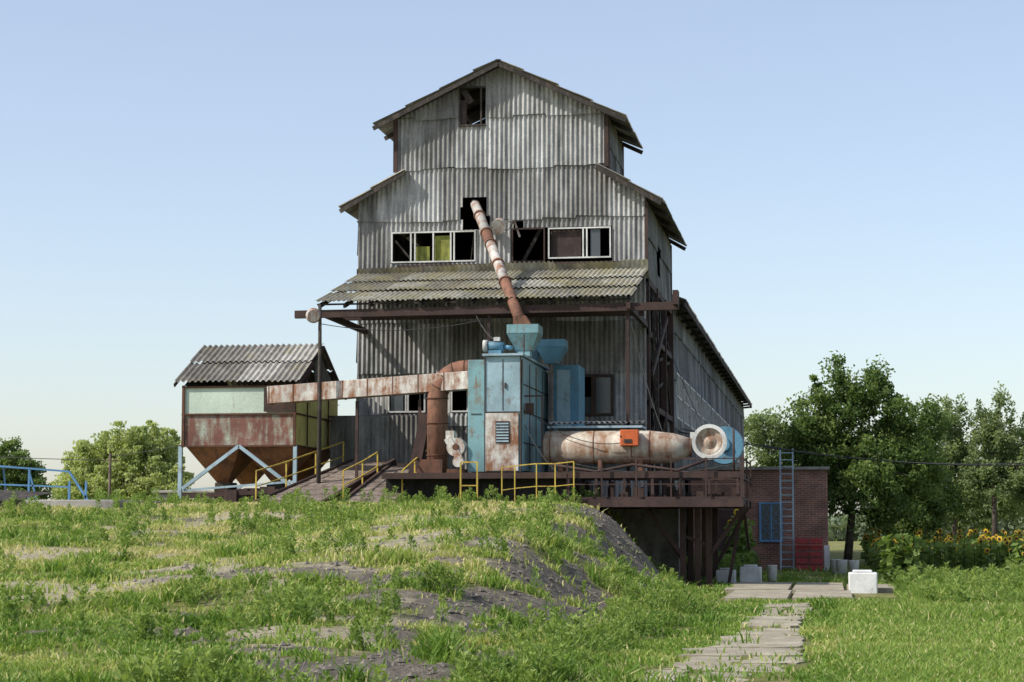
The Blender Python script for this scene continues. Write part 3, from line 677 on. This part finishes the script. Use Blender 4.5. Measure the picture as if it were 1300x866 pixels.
for (a,bq,c0,d0,h) in((-3.2,-2.65,55.8,56.4,.42),(-2.55,-1.95,56.2,56.8,.5),(.42,1.12,49.6,50.3,.5)):
    MB().box(a,bq,c0,d0,-.1,h).box(a+.1,bq-.12,c0+.1,d0-.1,h+.001,h+.06).obj('white_concrete_block',M_wht,None,.04)

# power lines
pl=empty('power_line')
def wire(a,bq,sag,r=.012):
    a=Vector(a);bq=Vector(bq); pts=[]
    for i in range(25):
        f=i/24;p=a.lerp(bq,f);p.z-=sag*4*f*(1-f);pts.append(p)
    return MB().tube(pts,r,5)
wire((-5.3,70,5.0),(12.5,78,4.3),.7,.022).obj('wire',M_cable,pl); wire((-5.3,72,5.2),(12.5,78,4.6),.9,.018).obj('wire_second',M_cable,pl)
MB().tube([(12.5,78,0),(12.5,78,7)],[.13,.1],10).obj('pole',M_bark,pl)
wire((-24.9,66,3.95),(-60,80,6.5),.3,.014).obj('wire_left',M_cable,pl)
wire((-24.9,66,4.1),(-15.4,61,5.5),.2,.010).obj('wire_to_bin',M_cable,pl)
mb=wire((-9.9,54.8,7.7),(-8.9,53.5,6.7),.2,.015); 
for q in [((-9.9,57.2,7.8),(-9.0,54,6.7)),((-5.5,60,9.2),(-3.5,56,4.4)),((-5.5,54.9,7.6),(-4.5,54,4.2)),((-9.6,59.9,11.1),(-9.95,59.3,10.95)),((-7.9,53.5,4.6),(-5.6,53.4,3.9)),((-6.7,52.3,3.3),(-2.4,52.4,3.3)),((-8.2,53.1,4.4),(-6.9,52.3,2.9)),((-14.3,54.3,7.4),(-9.6,54.8,7.5))]:
    w=wire(q[0],q[1],.25,.012); mb.add(w.v,w.f,True)
mb.obj('service_cables',M_cable,pl)

# ---------------------------------------------------------------- leaves
def rdir(n):
    v=rng.normal(size=(n,3)); return v/np.linalg.norm(v,axis=1)[:,None]
def leaf_mesh(name,C,Dr,L,W,tone,mat,parent=None):
    n=len(C); R=rdir(n); side=np.cross(Dr,R); side/=np.linalg.norm(side,axis=1)[:,None]+1e-9
    L=np.broadcast_to(L,(n,))[:,None];W=np.broadcast_to(W,(n,))[:,None]
    V=np.stack([C-Dr*L/2,C+side*W/2,C+Dr*L/2,C-side*W/2],1).reshape(-1,3)
    F=np.arange(4*n).reshape(-1,4)
    return fast_mesh(name,V,F,mat,np.repeat(tone,4),parent)
def tree(name,base,trunk_top,lobes,mat,nclump,per,leaf,cl=.55,tr=.2,droop=0,spike=0):
    """lobes: (cx,cy,cz,rx,ry,rz) ellipsoids"""
    e=empty(name); base=Vector(base); tt=Vector(trunk_top)
    vol=np.array([l[3]*l[4]*l[5] for l in lobes])**.75; pr=vol/vol.sum()
    idx=rng.choice(len(lobes),nclump,p=pr); Lb=np.array(lobes)[idx]
    d=rdir(nclump); rad=rng.random(nclump)**.45
    C=Lb[:,:3]+d*Lb[:,3:]*rad[:,None]*rng.uniform(.7,1.25,nclump)[:,None]
    mb=MB(); mid=base.lerp(tt,.5)+Vector((random.uniform(-.15,.15),0,0))
    mb.tube([base,mid,tt],[tr,tr*.8,tr*.5],10)
    for l in lobes:
        q=Vector(l[:3]); s=base.lerp(tt,random.uniform(.55,1)); m2=s.lerp(q,.5)+Vector((random.uniform(-.3,.3),random.uniform(-.3,.3),-.2))
        mb.tube([s,m2,q],[tr*.45,tr*.28,tr*.1],7)
    for i in rng.choice(nclump,min(nclump,90),replace=False):
        q=Vector(C[i]); l=Lb[i]; s=Vector(l[:3]).lerp(tt,.2)
        mb.tube([s,s.lerp(q,.55)+Vector((0,0,.15)),q],[tr*.16,tr*.1,tr*.04],5)
    mb.obj('trunk_and_limbs',M_bark,e)
    n=nclump*per; ci=np.repeat(np.arange(nclump),per)
    sz=rng.uniform(.4,1.3,nclump)*cl
    asp=np.stack([np.ones(nclump),np.ones(nclump),rng.uniform(.6,1.0+spike,nclump)],1)
    off=rdir(n)*(rng.random(n)**.5)[:,None]*sz[ci][:,None]*asp[ci]
    if droop: off[:,2]=-np.abs(off[:,2])*rng.uniform(.5,2.6,n); off[:,:2]*=.7
    P=C[ci]+off
    Dr=rdir(n); Dr[:,2]-=droop*1.5; Dr/=np.linalg.norm(Dr,axis=1)[:,None]
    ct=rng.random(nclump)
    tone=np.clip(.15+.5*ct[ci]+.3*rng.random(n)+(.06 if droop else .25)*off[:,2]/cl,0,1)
    leaf_mesh('leaves',P,Dr,rng.uniform(.7,1.3,n)*leaf,rng.uniform(.4,.7,n)*leaf,tone,mat,e)
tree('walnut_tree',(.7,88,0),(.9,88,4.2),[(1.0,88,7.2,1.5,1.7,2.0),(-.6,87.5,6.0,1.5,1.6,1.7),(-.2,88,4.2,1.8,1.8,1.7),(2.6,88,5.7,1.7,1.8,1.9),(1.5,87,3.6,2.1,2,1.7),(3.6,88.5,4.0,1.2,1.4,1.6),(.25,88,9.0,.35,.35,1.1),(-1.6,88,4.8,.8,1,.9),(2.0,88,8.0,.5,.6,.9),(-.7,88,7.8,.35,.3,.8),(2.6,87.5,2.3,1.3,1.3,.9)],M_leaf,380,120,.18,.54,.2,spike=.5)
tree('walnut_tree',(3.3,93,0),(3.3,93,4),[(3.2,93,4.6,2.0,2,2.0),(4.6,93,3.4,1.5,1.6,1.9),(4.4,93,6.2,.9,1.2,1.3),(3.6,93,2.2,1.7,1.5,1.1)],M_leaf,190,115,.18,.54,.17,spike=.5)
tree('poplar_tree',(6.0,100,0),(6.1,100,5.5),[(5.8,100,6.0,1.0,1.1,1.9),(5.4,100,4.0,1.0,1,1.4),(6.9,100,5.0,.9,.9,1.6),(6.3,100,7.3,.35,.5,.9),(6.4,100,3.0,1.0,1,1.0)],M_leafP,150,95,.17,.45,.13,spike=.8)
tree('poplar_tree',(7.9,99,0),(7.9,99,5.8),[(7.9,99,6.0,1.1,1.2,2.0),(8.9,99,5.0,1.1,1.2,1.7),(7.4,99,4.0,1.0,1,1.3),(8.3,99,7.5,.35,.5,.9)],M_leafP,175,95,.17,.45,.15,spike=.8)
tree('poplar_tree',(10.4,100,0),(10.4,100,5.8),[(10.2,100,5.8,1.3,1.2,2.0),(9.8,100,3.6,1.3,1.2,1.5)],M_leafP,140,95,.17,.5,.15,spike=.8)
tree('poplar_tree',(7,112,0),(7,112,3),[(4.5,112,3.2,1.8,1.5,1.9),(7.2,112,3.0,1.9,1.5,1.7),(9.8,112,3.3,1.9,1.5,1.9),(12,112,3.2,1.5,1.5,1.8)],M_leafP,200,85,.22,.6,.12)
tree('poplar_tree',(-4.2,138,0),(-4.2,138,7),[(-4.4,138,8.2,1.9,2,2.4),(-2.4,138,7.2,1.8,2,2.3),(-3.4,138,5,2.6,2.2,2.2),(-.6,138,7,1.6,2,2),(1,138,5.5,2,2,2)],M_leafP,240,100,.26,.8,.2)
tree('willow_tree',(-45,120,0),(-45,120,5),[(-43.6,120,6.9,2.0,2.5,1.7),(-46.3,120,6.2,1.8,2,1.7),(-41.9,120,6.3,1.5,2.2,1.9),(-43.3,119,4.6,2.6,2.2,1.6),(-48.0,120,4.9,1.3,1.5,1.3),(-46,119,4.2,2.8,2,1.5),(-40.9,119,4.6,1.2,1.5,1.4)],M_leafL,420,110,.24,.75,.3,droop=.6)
tree('bush_tree',(-47.6,112,0),(-47.8,112,4),[(-48.6,112,5.0,1.5,2,1.8),(-47.3,112,4.0,1.0,1.5,1.5)],M_leaf,120,110,.22,.55,.2)
n=26000; bx=np.concatenate([rng.uniform(-5,60,n//2),rng.uniform(-220,-20,n//2)]); by=rng.uniform(240,262,n)
top=2.2+fnoise(bx,by*0,14,50)*4.0; bz=rng.random(n)*top
leaf_mesh('distant_tree_line',np.stack([bx,by,bz],1),rdir(n),1.0,.8,np.clip(.2+.5*bz/6+.3*rng.random(n),0,1),M_far)

# ---------------------------------------------------------------- sunflowers
def sunflowers(name,P,h,head=.13,lv=16,bare=.3):
    e=empty(name); n=len(P); hh_=h*rng.uniform(.7,1.12,n)
    gzv=terr(P[:,0],P[:,1])[0]
    mb=MB()
    for i in range(n):
        x,yv=P[i]; mb.tube([(x,yv,gzv[i]),(x+random.uniform(-.05,.05),yv,gzv[i]+hh_[i])],[.02,.012],4,False)
    mb.obj('stems',M_sunleaf,e)
    ci=np.repeat(np.arange(n),lv); m_=len(ci); f=rng.uniform(.15,.97,m_)
    ang=rng.uniform(0,2*np.pi,m_); Dr=np.stack([np.cos(ang),np.sin(ang),rng.uniform(-.6,.1,m_)],1);Dr/=np.linalg.norm(Dr,axis=1)[:,None]
    C=np.stack([P[ci,0],P[ci,1],gzv[ci]+hh_[ci]*f],1)+Dr*.14
    leaf_mesh('leaves',C,Dr,rng.uniform(.2,.34,m_),rng.uniform(.14,.24,m_),np.clip(f*.7+.3*rng.random(m_),0,1),M_sunleaf,e)
    mb=MB(); mc=MB()
    for i in range(n):
        if random.random()<bare: continue
        c=Vector((P[i][0],P[i][1]-.06,gzv[i]+hh_[i]+.02)); nr=Vector((random.uniform(-1.3,1.0),-1,random.uniform(-.7,.4))).normalized()
        a=nr.cross(Vector((0,0,1))).normalized();bb=a.cross(nr); r=head*random.uniform(.55,1.15); vs=[c]
        for k in range(20):
            t=2*math.pi*k/20; rr=r*(random.uniform(.85,1.1) if k%2 else .68); vs.append(c+a*math.cos(t)*rr+bb*math.sin(t)*rr-nr*.02)
        mb.add(vs,[(0,k+1,(k+1)%20+1) for k in range(20)])
        mc.cyl(c-nr*.01,c+nr*.02,r*.45,r*.38,10)
    mb.obj('petals',M_petal,e); mc.obj('flower_centres',M_dark,e)
n=330; P=np.stack([rng.uniform(1.6,9,n),rng.uniform(70,84,n)],1); P=P[(P[:,0]<.1*P[:,1]+1)]
sunflowers('sunflower_field',P,1.1,.12,18,.6)
P=np.stack([rng.uniform(1.5,2.4,16),rng.uniform(55,56.5,16)],1); sunflowers('sunflower_cluster',P,1.4,.11,34,.5)
P=np.stack([rng.uniform(-3.4,-2.6,12),rng.uniform(66,68,12)],1); sunflowers('sunflower_cluster',P,1.9,.12,30)
P=np.stack([rng.uniform(5.2,6.3,14),rng.uniform(58,60,14)],1); sunflowers('sunflower_cluster',P,1.15,.12,30)
n=260; P=np.stack([rng.uniform(1.5,14,n),rng.uniform(86,98,n)],1); sunflowers('sunflower_field',P,1.3,.13,14,.4)

# ---------------------------------------------------------------- grass
def onhard(x,y):
    wv=(vnoise(x,y,.35,77)-.5)*.45
    p=(np.abs(x-pathc(y))<pathw(y)/2-.02+wv)&(y<41)
    q=(x>-2.5)&(x<1.5)&(y>43.2)&(y<55.3)
    r=(x>-12)&(x<-7.)&(y>52.3)&(y<60); s=(x>-15.2)&(x<-11.4)&(y>52.4)
    s2=(x>-22.5)&(x<-17.6)&(y>47)&(y<51)
    return p,q|r|s|s2|((x>-5.4)&(x<0)&(y>75.5))|((x>-14.6)&(x<-5.4)&(y>59.5))
def blades(n,ya,yb):
    y=rng.uniform(ya,yb,n); x=rng.uniform(-.46,.115,n)*(y+1)
    p,q=onhard(x,y); z,t=terr(x,y); so=soil_mask(x,y); tr=trail_mask(x,y)
    cl=fnoise(x,y,.55,61); big=fnoise(x,y,2.8,70)
    lawn=(x>.1)
    keep=(~q)&(~(p&(rng.random(n)>.09*(cl>.52))))&(rng.random(n)<(1-.95*so)*(1-.85*tr))&((rng.random(n)<np.clip((cl-.31)*4,.10,1))|lawn)
    tuft=np.clip((fnoise(x,y,1.1,140)-.55)*5,0,1)
    h=np.where(lawn,.07+.07*big,.035+.055*big+.20*tuft*cl)
    bank=(t>.02)&(t<.9); h=np.where(bank,.05+.14*cl+.14*tuft,h)
    h=np.where(lawn&(x>.035*y)&(y>34),h+.16*tuft+.06,h)
    h*=rng.uniform(.5,1.4,n)*(1-.5*so)
    dry=fnoise(x,y,2.2,90); upp=np.interp(y,[16,28,46],[.02,.14,.30])*(t>.8)
    tone=np.where(lawn,.12+.30*dry,.02+.98*np.clip(dry-.27,0,1)+upp-.3*tuft)+rng.normal(0,.13,n)+.2*(tr>.3)+.22*so
    tone=np.where((rng.random(n)<.07),.95,tone)
    x,y,z,h,tone=[a[keep] for a in(x,y,z,h,tone)]; m_=len(x)
    ang=rng.uniform(0,2*np.pi,m_); w=(.007+.00022*y)*rng.uniform(.7,1.4,m_)
    lean=rng.normal(0,.5,(m_,2))*h[:,None]; sx=np.cos(ang)*w;sy=np.sin(ang)*w
    V=np.stack([np.stack([x-sx,y-sy,z-.02],1),np.stack([x+sx,y+sy,z-.02],1),
                np.stack([x+lean[:,0]*.4+sx*.8,y+lean[:,1]*.4+sy*.8,z+h*.6],1),np.stack([x+lean[:,0]*.4-sx*.8,y+lean[:,1]*.4-sy*.8,z+h*.6],1),
                np.stack([x+lean[:,0]+sx*.15,y+lean[:,1]+sy*.15,z+h],1),np.stack([x+lean[:,0]-sx*.15,y+lean[:,1]-sy*.15,z+h],1)],1).reshape(-1,3)
    b0=np.arange(m_)[:,None]*6
    F=np.concatenate([b0+np.array([0,1,2,3]),b0+np.array([3,2,4,5])],0)
    return V,F,np.repeat(np.clip(tone,0,1),6)
Vs=[];Fs=[];Ts=[];o_=0
for i,(n,ya,yb) in enumerate([(210000,13,24),(210000,24,40),(150000,40,60),(40000,60,85)]):
    V,F,T_=blades(n,ya,yb); Vs.append(V);Fs.append(F+o_);Ts.append(T_);o_+=len(V)
fast_mesh('grass',np.concatenate(Vs),np.concatenate(Fs),M_grass,np.concatenate(Ts))

# weeds
def weeds(name,P,h,per,mat,ll=.09):
    n=len(P); z=terr(P[:,0],P[:,1])[0]; ci=np.repeat(np.arange(n),per);m_=len(ci)
    f=rng.random(m_)**.8; ang=rng.uniform(0,2*np.pi,m_); hh_=h[ci]
    sp=(.10+.30*(1-f))*hh_*rng.uniform(.3,1.1,m_)
    lean=rng.normal(0,.12,(n,2))[ci]*(f*hh_)[:,None]
    C=np.stack([P[ci,0]+np.cos(ang)*sp+lean[:,0],P[ci,1]+np.sin(ang)*sp+lean[:,1],z[ci]+hh_*f],1)
    Dr=np.stack([np.cos(ang),np.sin(ang),rng.uniform(.1,1.8,m_)],1);Dr/=np.linalg.norm(Dr,axis=1)[:,None]
    pt=rng.random(n)[ci]
    tone=np.clip(.05+.45*f+.35*pt+.2*rng.random(m_),0,1)
    leaf_mesh(name,C,Dr,rng.uniform(.6,1.4,m_)*ll*(.6+.5*hh_/.5),rng.uniform(.25,.45,m_)*ll,tone,mat)
n=11000; y=rng.uniform(15,57,n); x=rng.uniform(-.45,-.02,n)*y
z,t=terr(x,y); so=soil_mask(x,y); c=fnoise(x,y,1.7,120)
p,q=onhard(x,y)
clear=np.clip(1-so*1.6,0.02,1)
pr=(np.where((t>.01)&(t<.15),.6,.0)*np.clip((c-.35)*5,.08,1)+np.where((t>=.15)&(t<.99),.6,0)*np.clip((c-.45)*6,0,1)+np.where(t>.8,.34,0)*np.clip((c-.54)*9,0,1)+np.where((y>49)&(t<.95)&(t>.02),.15,0))*clear
k=(rng.random(n)<pr)&~p&~q; P=np.stack([x[k],y[k]],1); tk_=t[k]
h=np.clip(rng.uniform(.14,.42,len(P))*(.5+c[k])*np.where(tk_<.15,1.2,1),.08,.6)
weeds('weeds',P,h,85,M_weed,.075)
n=500; y=rng.uniform(38,60,n); x=rng.uniform(1.6,6.5,n); k=(fnoise(x,y,2,130)>.45)&(x<.105*y); P=np.stack([x[k],y[k]],1)
weeds('weeds',P,rng.uniform(.25,.65,len(P)),90,M_weed)
n=200; y=rng.uniform(50.5,53,n); x=rng.uniform(-21,-6.5,n); P=np.stack([x,y],1); k=~((x>-15.8)&(x<-11.2)); P=P[k]
weeds('weeds',P,rng.uniform(.1,.25,len(P)),60,M_weed)
n=300; y=rng.uniform(58,74,n); x=rng.uniform(-4.5,-2.6,n); weeds('shrubs',np.stack([x,y],1),rng.uniform(.3,.8,n),80,M_sunleaf,.14)
# clods and stones on the bank
n=9000; y=rng.uniform(16,52,n); x=rng.uniform(-10,-1.5,n); so=soil_mask(x,y); k=(rng.random(n)<so); x=x[k];y=y[k];z=terr(x,y)[0]; m_=len(x)
oc=np.array([(1,0,0),(0,1,0),(-1,0,0),(0,-1,0),(0,0,.7),(0,0,-.5)]); of=np.array([(0,1,4),(1,2,4),(2,3,4),(3,0,4),(1,0,5),(2,1,5),(3,2,5),(0,3,5)])
r=.012+.06*rng.random(m_)**2.5; V=(np.stack([x,y,z],1)[:,None,:]+oc[None]*r[:,None,None]*rng.uniform(.6,1.4,(m_,6,3))).reshape(-1,3)
F=(np.arange(m_)[:,None,None]*6+of[None]).reshape(-1,3)
M_clod=paint('dry_clods',(.21,.185,.155),(.12,.105,.09),.4,5,.95)
fast_mesh('soil_clods',V,F,M_clod)

# ---------------------------------------------------------------- light, sky, camera
az=D2R(240); el=D2R(42)
w=bpy.data.worlds.new('World'); S.world=w; w.use_nodes=True; nt=w.node_tree
sk=nt.nodes.new('ShaderNodeTexSky'); sk.sky_type='NISHITA'; sk.sun_disc=False; sk.sun_elevation=el; sk.sun_rotation=az; sk.air_density=1.0; sk.dust_density=1.2; sk.ozone_density=1.5
hz=nt.nodes.new('ShaderNodeMix'); hz.data_type='RGBA'; hz.blend_type='ADD'; hz.inputs[0].default_value=1; hz.inputs[7].default_value=(1.4,1.32,1.4,1)
nt.links.new(sk.outputs[0],hz.inputs[6])
bg=nt.nodes['Background']; bg.inputs[1].default_value=.145; nt.links.new(hz.outputs[2],bg.inputs[0])
ld_=bpy.data.lights.new('sun','SUN'); ld_.energy=5.0; ld_.angle=D2R(.5); ld_.color=(1,.95,.86)
so_=bpy.data.objects.new('sun',ld_); S.collection.objects.link(so_)
sd=Vector((math.sin(az)*math.cos(el),math.cos(az)*math.cos(el),math.sin(el)))
so_.rotation_euler=sd.to_track_quat('Z','Y').to_euler(); so_.location=(-60,-30,60)
cam=bpy.data.cameras.new('camera'); co_=bpy.data.objects.new('camera',cam); S.collection.objects.link(co_); S.camera=co_
co_.location=(0,0,1.6); co_.rotation_euler=(D2R(90+5.42),0,D2R(9.15)); cam.sensor_width=36; cam.lens=2500/1300*36; cam.clip_end=8000; cam.clip_start=.5
S.view_settings.view_transform='Standard'; S.view_settings.look='None'; S.view_settings.exposure=0
